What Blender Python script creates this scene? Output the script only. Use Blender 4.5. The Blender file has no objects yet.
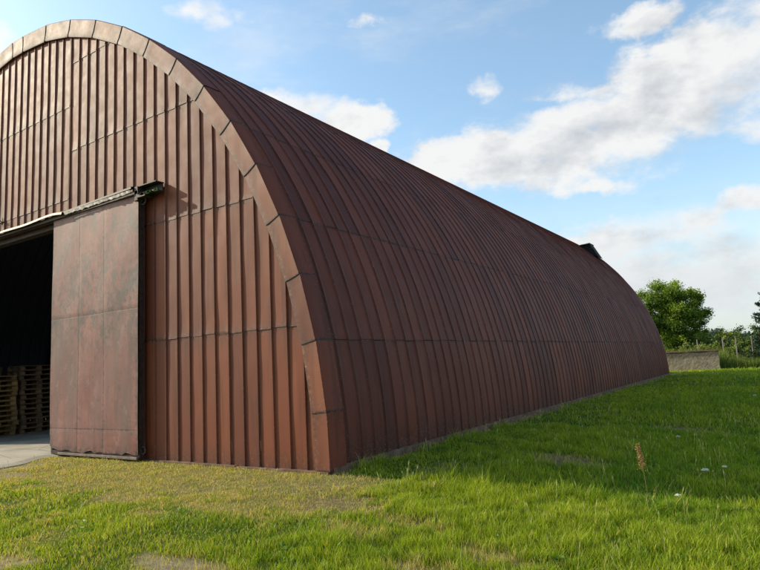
import bpy, math, random
import numpy as np
from mathutils import Vector, Matrix
rnd = random.Random(7); rng = np.random.default_rng(11)
SC = bpy.context.scene; COL = SC.collection
PI = math.pi

# ------------------------------------------------------------------ scene objects helpers
def link(o, parent=None):
    COL.objects.link(o)
    if parent: o.parent = parent
    return o
def tag(o, label=None, cat=None, group=None, kind=None):
    if label: o['label'] = label
    if cat: o['category'] = cat
    if group: o['group'] = group
    if kind: o['kind'] = kind
    return o
def empty(name, loc=(0, 0, 0), rz=0):
    o = bpy.data.objects.new(name, None); o.empty_display_size = .2
    o.location = loc; o.rotation_euler = (0, 0, rz); return link(o)

class MB:
    """collects verts / faces / per-face + per-vertex float attributes into one mesh"""
    def __init__(s): s.v = []; s.f = []; s.fa = []; s.va = {}
    def add(s, vs, fs, t=0.5):
        b = len(s.v); s.v += [tuple(p) for p in vs]
        for f in fs: s.f.append(tuple(b + i for i in f)); s.fa.append(t)
        return b
    def box(s, lo, hi, t=0.5, M=None):
        x0, y0, z0 = lo; x1, y1, z1 = hi
        vs = [(x0,y0,z0),(x1,y0,z0),(x1,y1,z0),(x0,y1,z0),(x0,y0,z1),(x1,y0,z1),(x1,y1,z1),(x0,y1,z1)]
        if M is not None: vs = [tuple(M @ Vector(p)) for p in vs]
        s.add(vs, [(0,3,2,1),(4,5,6,7),(0,1,5,4),(1,2,6,5),(2,3,7,6),(3,0,4,7)], t)
    def tube(s, pts, rads, n=8, t=0.5, cap=True):
        pts = [Vector(p) for p in pts]; rings = []
        up = Vector((0.13, 0.27, 1)).normalized()
        for i, p in enumerate(pts):
            d = (pts[min(i+1, len(pts)-1)] - pts[max(i-1, 0)]).normalized()
            a = d.cross(up)
            if a.length < 1e-3: a = d.cross(Vector((1, 0, 0)))
            a.normalize(); b = d.cross(a)
            rings.append([p + (a*math.cos(2*PI*k/n) + b*math.sin(2*PI*k/n))*rads[i] for k in range(n)])
        vs = [v for r in rings for v in r]; fs = []
        for i in range(len(pts)-1):
            for k in range(n):
                fs.append((i*n+k, i*n+(k+1) % n, (i+1)*n+(k+1) % n, (i+1)*n+k))
        if cap: fs += [tuple(range(n))[::-1], tuple(range((len(pts)-1)*n, len(pts)*n))]
        s.add(vs, fs, t)
    def build(s, name, mat, parent=None, smooth=False, bevel=0):
        m = bpy.data.meshes.new(name); m.from_pydata(s.v, [], s.f)
        a = m.attributes.new('tone', 'FLOAT', 'FACE'); a.data.foreach_set('value', s.fa)
        for k, vals in s.va.items():
            a = m.attributes.new(k, 'FLOAT', 'POINT'); a.data.foreach_set('value', vals)
        if smooth: m.shade_smooth(); m.set_sharp_from_angle(angle=math.radians(28))
        m.materials.append(mat); m.update()
        o = bpy.data.objects.new(name, m); link(o, parent)
        if bevel:
            b = o.modifiers.new('Bevel', 'BEVEL'); b.width = bevel; b.segments = 2; b.limit_method = 'ANGLE'
        return o

def np_mesh(name, V, F, mat, parent=None, colors=None, smooth=False):
    """V (n,3), F (m,k)"""
    m = bpy.data.meshes.new(name); k = F.shape[1]
    m.vertices.add(len(V)); m.vertices.foreach_set('co', V.astype(np.float32).ravel())
    m.loops.add(F.size); m.loops.foreach_set('vertex_index', F.astype(np.int32).ravel())
    m.polygons.add(len(F)); m.polygons.foreach_set('loop_start', (np.arange(len(F))*k).astype(np.int32))
    if smooth: m.polygons.foreach_set('use_smooth', np.ones(len(F), bool))
    if colors is not None:
        a = m.attributes.new('col', 'FLOAT_COLOR', 'POINT')
        c = np.ones((len(V), 4), np.float32); c[:, :3] = colors; a.data.foreach_set('color', c.ravel())
    m.update(calc_edges=True); m.materials.append(mat)
    o = bpy.data.objects.new(name, m); return link(o, parent)

def wav(x, y, seed, scale=1.0, octs=4):
    """cheap smooth pseudo noise in about -1..1"""
    r = np.random.default_rng(seed); out = 0; amp = 1; tot = 0
    for o in range(octs):
        for _ in range(3):
            a = r.uniform(0, 2*PI); ph = r.uniform(0, 2*PI); k = 2*PI/scale*(2**o)*r.uniform(.7, 1.3)
            out = out + amp*np.sin(k*(x*math.cos(a)+y*math.sin(a)) + ph + 1.3*np.sin(k*.6*(y*math.cos(a)-x*math.sin(a))+ph*2))
            tot += amp*.6
        amp *= .55
    return out/tot
def sstep(a, b, x):
    t = np.clip((x-a)/(b-a), 0, 1); return t*t*(3-2*t)

# ------------------------------------------------------------------ node helpers
class NT:
    def __init__(s, tree): s.t = tree; s.n = tree.nodes; s.l = tree.links
    def new(s, typ, ins=None, **props):
        nd = s.n.new(typ)
        for k, v in props.items(): setattr(nd, k, v)
        for k, v in (ins or {}).items(): s.set(nd.inputs[k], v)
        return nd
    def set(s, sock, v):
        if isinstance(v, bpy.types.NodeSocket): s.l.new(v, sock)
        elif isinstance(v, bpy.types.Node): s.l.new(v.outputs[0], sock)
        else:
            if sock.type == 'RGBA' and len(v) == 3: v = (*v, 1)
            sock.default_value = v
    def math(s, op, a, b=None, c=None, clamp=False):
        nd = s.new('ShaderNodeMath', operation=op, use_clamp=clamp); s.set(nd.inputs[0], a)
        if b is not None: s.set(nd.inputs[1], b)
        if c is not None: s.set(nd.inputs[2], c)
        return nd.outputs[0]
    def mix(s, f, a, b, blend='MIX'):
        nd = s.new('ShaderNodeMix', data_type='RGBA', blend_type=blend)
        s.set(nd.inputs[0], f); s.set(nd.inputs[6], a); s.set(nd.inputs[7], b); return nd.outputs[2]
    def noise(s, vec, scale, detail=4, rough=.6, dist=0):
        nd = s.new('ShaderNodeTexNoise', {'Scale': scale, 'Detail': detail, 'Roughness': rough, 'Distortion': dist})
        if vec is not None: s.set(nd.inputs['Vector'], vec)
        return nd.outputs[0]
    def ramp(s, f, lo, hi, a=0.0, b=1.0):
        nd = s.new('ShaderNodeMapRange', {0: f, 1: lo, 2: hi, 3: a, 4: b}, interpolation_type='SMOOTHSTEP'); return nd.outputs[0]
    def mapv(s, vec, scale=(1, 1, 1), loc=(0, 0, 0), rot=(0, 0, 0)):
        nd = s.new('ShaderNodeMapping', {'Scale': scale, 'Location': loc, 'Rotation': rot}); s.set(nd.inputs[0], vec); return nd.outputs[0]
    def attr(s, name, out=2):
        return s.new('ShaderNodeAttribute', attribute_name=name).outputs[out]
def mat(name):
    m = bpy.data.materials.new(name); m.use_nodes = True; T = NT(m.node_tree)
    return m, T, T.n['Principled BSDF']
def bump(T, B, h, strength=.3, dist=.01):
    b = T.new('ShaderNodeBump', {'Strength': strength, 'Distance': dist, 'Height': h}); T.l.new(b.outputs[0], B.inputs['Normal'])
def objco(T): return T.new('ShaderNodeTexCoord').outputs['Object']

# ------------------------------------------------------------------ materials
def sheet_mat(name, c_a, c_b, c_dark, c_pale, streak_axis='z', rough=.42, pale_amt=.35, spec=.5, inside=True, seamdirt=True, smap=(6, 6, .45)):
    m, T, B = mat(name); co = objco(T); tone = T.attr('tone')
    sc = {'z': (5, 5, .35), 'xz': (5, 5, .35)}[streak_axis]
    big = T.noise(co, .55, 5, .6); mid = T.noise(co, 3.2, 6, .65); fine = T.noise(co, 38, 4, .7)
    streak = T.noise(T.mapv(co, smap), 1.0, 5, .6); runs = T.noise(T.mapv(co, (smap[0]*2.5, smap[1]*2.5, smap[2]*.8), (3, 1, 9)), 1.0, 6, .7)
    c = T.mix(T.ramp(T.math('ADD', T.math('MULTIPLY', tone, .75), T.math('MULTIPLY', big, .45)), .25, .95), c_a, c_b)
    c = T.mix(T.math('MULTIPLY', T.ramp(streak, .48, .72), .55), c, c_dark)
    c = T.mix(T.math('MULTIPLY', T.ramp(mid, .52, .8), pale_amt), c, c_pale)
    c = T.mix(T.math('MULTIPLY', T.math('MULTIPLY', T.ramp(runs, .56, .70), T.ramp(big, .4, .6)), .5), c, tuple(q*1.45 for q in c_b))
    spots = T.ramp(T.noise(co, 60, 3, .8), .66, .74)
    c = T.mix(T.math('MULTIPLY', spots, .35), c, c_dark)
    g = T.attr('grime')
    gn = T.math('ADD', T.math('MULTIPLY', T.math('MINIMUM', g, 1.0), T.ramp(T.noise(co, 14, 5, .75), .36, .58)), T.math('MAXIMUM', T.math('SUBTRACT', g, 1.0), 0.0), clamp=True)
    c = T.mix(T.math('MULTIPLY', gn, .85), c, (.022, .015, .012))
    wn = T.math('MULTIPLY', T.math('MINIMUM', g, 1.0), T.ramp(T.noise(T.mapv(co, (1, 1, 1), (3, 7, 2)), 24, 4, .8), .60, .66))
    c = T.mix(T.math('MULTIPLY', wn, .55), c, (.50, .45, .38))
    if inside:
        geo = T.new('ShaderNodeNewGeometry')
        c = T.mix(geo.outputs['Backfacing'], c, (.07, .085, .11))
    T.set(B.inputs['Base Color'], c)
    T.set(B.inputs['Roughness'], T.math('ADD', rough, T.math('MULTIPLY', T.math('SUBTRACT', mid, .5), .25)))
    B.inputs['Specular IOR Level'].default_value = spec
    h = T.math('ADD', T.math('MULTIPLY', T.noise(co, 1.9, 2, .5), 1.0), T.math('MULTIPLY', fine, .05))
    bump(T, B, h, .22, .02)
    return m
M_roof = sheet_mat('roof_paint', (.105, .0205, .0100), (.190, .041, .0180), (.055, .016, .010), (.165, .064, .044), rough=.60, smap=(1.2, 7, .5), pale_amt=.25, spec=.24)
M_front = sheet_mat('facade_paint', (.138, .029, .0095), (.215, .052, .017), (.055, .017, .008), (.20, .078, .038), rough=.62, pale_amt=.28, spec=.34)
M_trim = sheet_mat('trim_paint', (.145, .035, .014), (.215, .062, .025), (.06, .022, .013), (.24, .10, .058), rough=.62, pale_amt=.35, spec=.34)

def door_mat():
    m, T, B = mat('door_paint'); co = objco(T); tone = T.attr('tone')
    mid = T.noise(co, 1.1, 6, .65, .6); st = T.noise(T.mapv(co, (4.5, 1, .5)), 1.0, 6, .65)
    c = T.mix(T.ramp(mid, .35, .65), (.200, .062, .046), (.245, .092, .070))
    c = T.mix(T.ramp(T.math('ADD', T.math('MULTIPLY', st, .8), T.math('MULTIPLY', tone, .3)), .45, .72), c, (.14, .075, .060))
    flake = T.ramp(T.noise(T.mapv(co, (1, 1, 1), (5, 2, 8)), 7, 8, .8), .54, .62)
    zone = T.ramp(T.noise(T.mapv(co, (1, 1, 1), (9, 1, 3)), .8, 3, .5), .48, .66)
    c = T.mix(T.math('MULTIPLY', T.math('MULTIPLY', flake, zone), .95), c, (.05, .031, .027))
    grey = T.ramp(T.noise(T.mapv(co, (1, 1, .8), (2, 9, 5)), 2.3, 7, .7), .50, .64); c = T.mix(T.math('MULTIPLY', T.math('MULTIPLY', grey, .9), T.ramp(T.new('ShaderNodeSeparateXYZ', {0: co}).outputs[2], 2.2, 4.0, .25, 1)), c, (.10, .072, .064))
    c = T.mix(T.math('MULTIPLY', T.ramp(T.noise(co, 4.5, 8, .75), .56, .62), .6), c, (.075, .04, .033))
    pink = T.ramp(T.noise(T.mapv(co, (1.4, 1, .5), (1, 4, 6)), 1.6, 4, .6), .56, .7)
    c = T.mix(T.math('MULTIPLY', pink, .5), c, (.22, .075, .048))
    zz = T.new('ShaderNodeSeparateXYZ', {0: co}).outputs[2]
    band = T.ramp(T.math('ABSOLUTE', T.math('SUBTRACT', T.math('ADD', zz, T.math('MULTIPLY', T.noise(co, .9, 2, .5), 1.6)), 4.3)), .35, 1.5, 1.0, .12)
    bl = T.ramp(T.noise(T.mapv(co, (1.5, 1, .9), (4, 4, 1)), 2.6, 12, .78), .50, .545)
    c = T.mix(T.math('MULTIPLY', T.math('MULTIPLY', bl, band), .9), c, (.070, .045, .040))
    b2 = T.ramp(T.noise(T.mapv(co, (5, 1, .35), (1, 2, 1)), 1.3, 8, .7), .54, .62)
    c = T.mix(T.math('MULTIPLY', b2, .45), c, (.12, .055, .042))
    pl = T.ramp(T.noise(T.mapv(co, (1.2, 1, .8), (7, 1, 1)), 3.0, 10, .75), .56, .60)
    c = T.mix(T.math('MULTIPLY', pl, .4), c, (.27, .14, .115))
    dots = T.ramp(T.noise(co, 34, 3, .8), .64, .70)
    c = T.mix(T.math('MULTIPLY', dots, .6), c, (.05, .03, .025))
    ga = T.attr('grime'); g = T.math('ADD', T.math('MULTIPLY', T.math('MINIMUM', ga, 1.0), T.ramp(T.noise(co, 9, 6, .75), .38, .6)), T.math('MAXIMUM', T.math('SUBTRACT', ga, 1.0), 0.0), clamp=True)
    c = T.mix(T.math('MULTIPLY', g, .9), c, (.03, .018, .014))
    T.set(B.inputs['Base Color'], c); B.inputs['Roughness'].default_value = .58; B.inputs['Specular IOR Level'].default_value = .35
    bump(T, B, T.math('ADD', T.math('MULTIPLY', T.noise(co, 1.4, 3, .5), .4), T.math('MULTIPLY', T.noise(co, 12, 6, .7), .15)), .5, .03)
    return m
M_door = door_mat()
def simple(name, a, b, scale=6, rough=.7, bs=.3, metal=0, sc3=(1, 1, 1), spec=.3):
    m, T, B = mat(name); co = T.mapv(objco(T), sc3)
    n = T.noise(co, scale, 6, .7)
    c = T.mix(T.ramp(n, .3, .7), a, b); T.set(B.inputs['Base Color'], c)
    B.inputs['Roughness'].default_value = rough; B.inputs['Metallic'].default_value = metal
    B.inputs['Specular IOR Level'].default_value = spec
    bump(T, B, T.noise(co, scale*3, 5, .7), bs, .01); return m
M_darkmetal = simple('dark_rusty_steel', (.016, .013, .012), (.06, .034, .024), 9, .6)
M_flash = simple('weathered_flashing', (.13, .085, .05), (.26, .18, .095), 5, .55)
M_pale = simple('pale_worn_metal', (.12, .08, .065), (.24, .17, .14), 8, .5)
M_conc = simple('plinth_concrete', (.095, .052, .030), (.20, .13, .078), 5, .9, .6)
M_wood_a = simple('pallet_wood_lit', (.28, .16, .07), (.46, .29, .13), 3, .8, .3, sc3=(1, 5, 5))  # front stack: sunlit look put into a lighter, yellower wood colour
M_wood_b = simple('pallet_wood_shaded', (.15, .095, .055), (.31, .20, .12), 3, .85, .3, sc3=(1, 5, 5))  # other stacks: same wood, shade put into a darker colour
for _m in (M_wood_a, M_wood_b):
    _T = NT(_m.node_tree); _B = _T.n['Principled BSDF']; _src = _B.inputs['Base Color'].links[0].from_socket
    _r = _T.new('ShaderNodeObjectInfo').outputs['Random']
    _T.set(_B.inputs['Base Color'], _T.mix(1.0, _src, _T.mix(_r, (.55, .55, .58), (1.25, 1.15, 1.0)), 'MULTIPLY'))
M_moss = simple('moss', (.02, .05, .012), (.05, .11, .03), 20, .95)
M_bark = simple('bark', (.035, .027, .02), (.085, .066, .05), 7, .9, .6, sc3=(1, 1, .3))
M_post = simple('fence_post_concrete', (.20, .18, .15), (.34, .31, .27), 6, .9)
M_wire = simple('galvanised_wire', (.10, .10, .10), (.18, .18, .18), 30, .5, 0, .6)
M_black = simple('vent_black', (.004, .004, .005), (.012, .011, .011), 5, .8)
M_ventsheet = simple('vent_grey_sheet', (.26, .27, .28), (.40, .41, .42), 5, .5)

def leaf_mat(name, rough=.5, transl=.35):
    m, T, B = mat(name); c = T.attr('col', 0)
    T.set(B.inputs['Base Color'], c); B.inputs['Roughness'].default_value = rough
    B.inputs['Specular IOR Level'].default_value = .25
    tr = T.new('ShaderNodeBsdfTranslucent'); T.set(tr.inputs['Color'], T.mix(1.0, c, (1.25, 1.2, .55), 'MULTIPLY'))
    mx = T.new('ShaderNodeMixShader'); mx.inputs[0].default_value = transl
    T.l.new(B.outputs[0], mx.inputs[1]); T.l.new(tr.outputs[0], mx.inputs[2])
    T.l.new(mx.outputs[0], T.n['Material Output'].inputs['Surface']); return m
M_grass = leaf_mat('grass_blades', .5, .4); M_leaf = leaf_mat('leaves', .5, .32); M_needle = leaf_mat('needles', .6, .15)
M_petal = leaf_mat('petals', .7, .3)

def ground_mat():
    m, T, B = mat('meadow_ground'); P = T.new('ShaderNodeNewGeometry').outputs['Position']
    dry = T.attr('dry'); bare = T.attr('bare')
    n = T.noise(P, 1.3, 6, .7); f = T.noise(P, 22, 6, .75)
    far = T.attr('far')
    g = T.mix(T.ramp(n, .3, .7), (.045, .085, .010), (.08, .13, .014))
    g = T.mix(far, g, T.mix(T.ramp(T.noise(P, .05, 5, .6), .35, .65), (.08, .16, .020), (.13, .20, .03)))
    d = T.mix(T.ramp(f, .3, .7), (.20, .155, .065), (.36, .29, .13))
    c = T.mix(dry, g, d)
    s = T.mix(T.ramp(T.noise(P, 9, 6, .8), .3, .7), (.27, .21, .13), (.46, .39, .27))
    so = T.mix(T.ramp(T.noise(P, 13, 6, .8), .3, .7), (.14, .095, .05), (.30, .22, .12))
    s = T.mix(T.attr('gravel'), so, s); c = T.mix(bare, c, s)
    peb = T.new('ShaderNodeTexVoronoi', {'Vector': P, 'Scale': 55.0}); c = T.mix(T.math('MULTIPLY', T.math('MULTIPLY', bare, T.ramp(peb.outputs[0], .1, .4, 1, 0)), .4), c, (.42, .37, .30))
    T.set(B.inputs['Base Color'], c); B.inputs['Roughness'].default_value = .95
    B.inputs['Specular IOR Level'].default_value = .1
    bump(T, B, T.math('ADD', f, T.noise(P, 90, 3, .6)), .8, .03); return m
M_ground = ground_mat()
def conc_floor():
    m, T, B = mat('driveway_concrete'); P = T.new('ShaderNodeNewGeometry').outputs['Position']
    n = T.noise(P, 1.1, 6, .65); f = T.noise(P, 40, 5, .8)
    c = T.mix(T.ramp(n, .35, .65), (.33, .29, .225), (.46, .41, .325))
    c = T.mix(T.math('MULTIPLY', T.ramp(f, .5, .7), .45), c, (.20, .175, .145))
    cr = T.new('ShaderNodeTexVoronoi', {'Vector': T.math('ADD', 0, 0) if False else P, 'Scale': .55}, feature='DISTANCE_TO_EDGE')
    c = T.mix(T.math('MULTIPLY', T.ramp(cr.outputs[0], .0, .012, 1, 0), .5), c, (.10, .09, .075))
    T.set(B.inputs['Base Color'], c); B.inputs['Roughness'].default_value = .9
    bump(T, B, f, .5, .01); return m
M_floor = conc_floor()
def wall_mat():
    m, T, B = mat('old_render'); co = objco(T)
    n = T.noise(co, 2.2, 7, .75); c = T.mix(T.ramp(n, .35, .65), (.19, .155, .105), (.29, .25, .18))
    z = T.new('ShaderNodeSeparateXYZ', {0: co}).outputs[2]
    c = T.mix(T.math('MULTIPLY', T.ramp(T.math('ADD', z, T.math('MULTIPLY', T.noise(co, 4, 6, .7), .9)), 1.35, 1.75), .8), c, (.075, .065, .05))
    v = T.ramp(T.noise(T.mapv(co, (1, 1, .4)), 5, 6, .8), .58, .68)
    c = T.mix(T.math('MULTIPLY', v, .6), c, (.09, .075, .055))
    T.set(B.inputs['Base Color'], c); B.inputs['Roughness'].default_value = .95
    bump(T, B, T.noise(co, 12, 6, .8), .8, .04); return m
M_wall = wall_mat()

# ------------------------------------------------------------------ barn arch curve
TH = (-0.043, 0.131, -0.048, 0.025); S = 1.15
def theta(s): return TH[0] + TH[1]*s + TH[2]*s*s/10 + TH[3]*s**3/100
N = 2900; ds = 15.0/N
_x = [0.0]; _z = [0.0]; SA = None
for i in range(N):
    t = theta((i+.5)*ds)
    if t >= PI/2: SA = i*ds; break
    _x.append(_x[-1] - math.sin(t)*ds*S); _z.append(_z[-1] + math.cos(t)*ds*S)
XA = _x[-1]; LEN = 33.4; S0 = 0.26
def arch(s, off=0.0):
    """point on the outer curve at arc position s (0 right foot .. 2*SA left foot), moved outward by off"""
    m = s > SA; u = 2*SA - s if m else s
    u = max(0, min(u, SA)); k = u/ds; i = min(int(k), len(_x)-2); f = k - i
    x = _x[i]*(1-f)+_x[i+1]*f; z = _z[i]*(1-f)+_z[i+1]*f; t = theta(u)
    x += math.cos(t)*off; z += math.sin(t)*off
    if m: x = 2*XA - x
    return x, z
inner = [arch(S0*0 + SA*i/300, -(.30 + .10*i/300)) for i in range(301)]
def z_inner(x):
    if x < XA: x = 2*XA - x
    if x >= inner[0][0]: return inner[0][1]
    lo = 0
    for i in range(1, 301):
        if inner[i][0] <= x:
            a, b = inner[i-1], inner[i]; f = (a[0]-x)/(a[0]-b[0]+1e-9)
            return a[1]*(1-f)+b[1]*f
    return inner[-1][1]
GZ = 0.23

barn = empty('arched_barn', (XA, LEN/2, GZ))
tag(barn, 'huge arched storage barn clad in rust brown standing seam metal sheets', 'barn')
barn.matrix_parent_inverse = Matrix()
BP = empty  # placeholder
def adopt(o, parent):
    """keep world coordinates while parenting"""
    o.parent = parent; bpy.context.view_layer.update() if False else None
    o.matrix_parent_inverse = Matrix.Translation(-Vector(parent_world(parent)))
    return o
def parent_world(p):
    v = Vector(p.location)
    while p.parent: 
        p = p.parent; 
    return v if p is not None else v
def part(o, parent=None): return adopt(o, parent or barn)

# ---- roof: one sheet mesh with standing seams
def build_roof():
    ribs = [0.42]
    while ribs[-1] < LEN-.6: ribs.append(ribs[-1] + .385 + rnd.uniform(-.022, .022))
    cols = [(.02, 0, 0)]            # y, height, panel id
    prof = []
    ys = [.02] + ribs + [LEN]
    for i in range(len(ys)-1):
        a, b = ys[i], ys[i+1]
        if i > 0:
            prof += [(a-.005, .022, i, 1), (a+.005, .021, i, 1), (a+.011, 0, i, .8)]
        else: prof += [(a, 0, i, 0)]
        w = b - a
        prof += [(a+w*.22, 0, i, 0), (a+w*.5, 0, i, 0), (a+w*.78, 0, i, 0)]
        if i < len(ys)-2: prof += [(b-.013, 0, i, .8)]
        else: prof += [(b, 0, i, 0)]
    # rows along the arch with laps every 2 units
    rows = []
    k = S0
    step = .25
    total = 2*SA
    s = S0
    rows.append((s, 0, 0))
    seams = [2.0*j for j in range(1, int(total/2)+1) if 2.0*j < total-.3]
    g = [i*step for i in range(1, int(total/step)) if i*step > S0+.1]
    for s in g:
        if any(abs(s-q) < 1e-6 for q in seams):
            rows.append((s-.06, 0.0, 0)); rows.append((s-.016, 0.0, .6)); rows.append((s-.005, 0.0, .8)); rows.append((s, .006, .8)); rows.append((s+.016, .005, .5)); rows.append((s+.06, .004, 0))
        else: rows.append((s, .004 if False else 0.0, 0))
    rows.append((total-S0, 0, 0))
    nr, nc = len(rows), len(prof)
    V = np.zeros((nr, nc, 3)); GR = np.zeros((nr, nc))
    jit = {}
    buck = rng.normal(0, 1, (len(ys), 16)); ph = rng.uniform(0, 6.28, (len(ys), 4))
    for r, (s, off, gr) in enumerate(rows):
        for c, (y, h, pid, gg) in enumerate(prof):
            sh = int(s/2.0)
            js = .006*math.sin(pid*2.3+sh)+.004*math.sin(pid*.7) if gr else 0
            o = off + h
            if h == 0 and gg == 0:
                o += .006*math.sin(s*2.1+ph[pid][0])*buck[pid][sh % 16]*.7 + .004*math.sin(s*5.3+ph[pid][1])
            wob = .006*math.sin(s*1.7+ph[pid][2])+.004*math.sin(s*4.1+ph[pid][3])
            x, z = arch(min(max(s+js, .001), total-.001), o)
            V[r, c] = (x, y + (wob if gg else 0), z)
            base = .9*max(0, 1-(min(s, total-s)-S0)/.5)
            GR[r, c] = max(gr*.95, gg*(.25+.45*(.5+.5*math.sin(s*3.1+pid*1.7))), base)
    ptone = np.clip(rng.normal(.5, .22, (len(ys), 16)), 0, 1); col = np.clip(rng.normal(0, .12, len(ys)), -.25, .25)
    idx = np.arange(nr*nc).reshape(nr, nc)
    F = np.stack([idx[:-1, :-1], idx[:-1, 1:], idx[1:, 1:], idx[1:, :-1]], -1).reshape(-1, 4)
    tone = np.zeros((nr-1, nc-1))
    for r in range(nr-1):
        sh = int((rows[r][0]+.02)/2.0)
        for c in range(nc-1): tone[r, c] = ptone[prof[c][2]][sh]+col[prof[c][2]]
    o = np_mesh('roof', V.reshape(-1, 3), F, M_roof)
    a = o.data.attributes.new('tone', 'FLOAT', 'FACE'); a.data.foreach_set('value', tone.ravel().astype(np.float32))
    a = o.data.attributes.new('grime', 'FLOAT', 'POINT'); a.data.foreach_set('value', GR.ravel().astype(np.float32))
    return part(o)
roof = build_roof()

# ---- front wall: vertical sheets with ribs, cut by the arch and by the doorway
OX0, OX1, OZ = -13.07, -6.81, 5.42
def build_front():
    ribs = [-.49 - .351*i for i in range(0, 21)]
    x = ribs[-1]-.03
    while x > 2*XA+.35: ribs.append(x); x -= .336
    xs = [-.02] + ribs + [2*XA+.02]
    MBf = MB(); grime = []
    seamR = [2.54, 4.91, 7.21, 9.40]; seamL = [3.70, 6.04, 8.33]
    for i in range(len(xs)-1):
        a, b = xs[i], xs[i+1]; w = a-b
        left = a <= -7.45
        prof = []
        if i > 0: prof += [(a+.020, 0, .9), (a+.006, .028, .8), (a-.008, .028, .8), (a-.016, 0, .9)]
        else: prof += [(a, 0, 0)]
        prof += [(a-w*.25, 0, 0), (a-w*.5, 0, 0), (a-w*.75, 0, 0), (b+.020, 0, .9)]
        z0 = OZ if (a <= OX1+.1 and b >= OX0-.1) else .17+.01*math.sin(i*2)
        seams = [q + (.006*((i*7) % 5-2) if not left else .05*(-.002)) for q in (seamL if left else seamR)]
        zs = set()
        z = z0
        while z < 10.9: zs.add(round(z, 3)); z += .23
        zl = [(q, 0, 0) for q in sorted(zs) if all(abs(q-t) > .09 for t in seams)]
        for t in seams:
            if t > z0+.1: zl += [(t-.05, 0, .4), (t-.008, 0, 1), (t+.001, .008, 1), (t+.05, .004, .5)]
        zl.sort()
        ph = [rnd.uniform(0, 6.28) for _ in range(4)]; am = [rnd.gauss(0, 1) for _ in range(8)]
        tones = [min(1, max(0, rnd.gauss(.5, .2))) for _ in range(8)]
        zt = [z_inner(p[0])+.13 for p in prof]
        grid = []
        base = len(MBf.v)
        for (z, off, gr) in zl:
            for j, (px, h, g) in enumerate(prof):
                zz = min(z, zt[j]); k = sum(zz > t for t in seams)
                o = off + h
                if h == 0 and g == 0: o += .0022*am[k]*math.sin(z*2.2+ph[0]) + .0012*math.sin(z*5.9+ph[1])
                wob = (.0018*math.sin(z*1.3+ph[2]))
                MBf.v.append((px+wob*(1 if g else 0), -o, zz))
                low = .8*max(0, 1-(zz-.2)/.35)
                grime.append(max(gr*.9, g*.35 if False else g*.3, low))
        nc = len(prof)
        for r in range(len(zl)-1):
            k = sum(zl[r][0]+.01 > t for t in seams)
            for c in range(nc-1):
                q = (base+r*nc+c, base+(r+1)*nc+c, base+(r+1)*nc+c+1, base+r*nc+c+1)
                za = [MBf.v[t][2] for t in q]
                if za[1]-za[0] < 1e-4 and za[2]-za[3] < 1e-4: continue
                MBf.f.append(q); MBf.fa.append(tones[k])
    MBf.va['grime'] = grime
    # faces wound to look toward -y
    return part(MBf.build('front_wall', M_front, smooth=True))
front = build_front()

# ---- verge trim following the arch
def build_trim():
    mb = MB(); gr = []; cap = MB(); cg = []
    total = 2*SA
    bounds = [S0-.05] + [float(i) for i in range(1, int(SA)+1)]
    bounds += [total-b for b in reversed(bounds)]
    bounds = sorted(set(round(b, 4) for b in bounds))
    bounds = [b for i, b in enumerate(bounds) if i == 0 or b-bounds[i-1] > .25]
    for i in range(len(bounds)-1):
        a, b = bounds[i], bounds[i+1]
        tilt = rnd.uniform(-.010, .010); r0 = rnd.uniform(-.012, .012); yo = 0
        ph = [rnd.uniform(0, 6.28) for _ in range(6)]; tone = min(1, max(0, rnd.gauss(.5, .25)))
        n = 9; rows = []
        for k in range(n):
            f = (0, .006, .03, .35, .5, .65, .97, .992, 1)[k]; yo = .010*(1-f); s = a-.012+(b-a+.024)*f
            u = min(s, total-s)/SA; wd = .28+.13*u
            e = .01*math.sin(f*PI)*0+tilt*(f-.5)*2+r0
            # straight facet between joints instead of the smooth curve
            pa = arch(a, 0); pb = arch(b, 0); pc = arch(s, 0)
            lin = (pa[0]*(1-f)+pb[0]*f, pa[1]*(1-f)+pb[1]*f)
            def P(off, y):
                q = arch(s, off+e); return (q[0]+(lin[0]-pc[0])*.75, y, q[1]+(lin[1]-pc[1])*.75)
            d = lambda m: .010*math.sin(f*7+ph[m])*math.sin(f*PI)
            rows.append([P(-wd-.01, -.004), P(-wd-.015, -.058-yo), P(-wd+.01, -.066-yo), P(-wd*.66, -.060-yo+d(0)), P(-wd*.33, -.064-yo+d(1)),
                         P(-.012, -.070-yo), P(.006, -.072-yo), P(.022, -.060-yo), P(.030, .0), P(.034+d(2)*.4, .12), P(.031+d(3)*.4, .24), P(.040, .315), P(.0, .325)])
        m = 7
        for k, r in enumerate(rows):
            mb.v += r[:m]; cap.v += r[m-1:]
            edge = 1.8 if k in (0, 1, n-2, n-1) else (.3 if k in (2, n-3) else 0)
            gr += [max(edge, 1.3 if j == 0 else .9 if j in (1, 2) else (.8 if j == m-1 else 0), (.8 if (i == 0 and k < 2) else 0)) for j in range(m)]
            cg += [max(edge*.8, .5 if j in (0, 5, 6) else 0) for j in range(len(r)-m+1)]
        B0 = len(mb.v)-n*m; m2 = len(rows[0])-m+1; B1 = len(cap.v)-n*m2
        for k in range(n-1):
            for j in range(m-1):
                mb.f.append((B0+k*m+j, B0+k*m+j+1, B0+(k+1)*m+j+1, B0+(k+1)*m+j)); mb.fa.append(tone)
            for j in range(m2-1):
                cap.f.append((B1+k*m2+j, B1+k*m2+j+1, B1+(k+1)*m2+j+1, B1+(k+1)*m2+j)); cap.fa.append(min(1, tone*.5+.45))
    cap.va['grime'] = cg; part(cap.build('edge_capping', M_roof, smooth=True))
    mb.va['grime'] = gr
    mb.f = [tuple(f) for f in mb.f]
    return part(mb.build('verge_trim', M_trim, smooth=True))
trim = build_trim()

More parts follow.
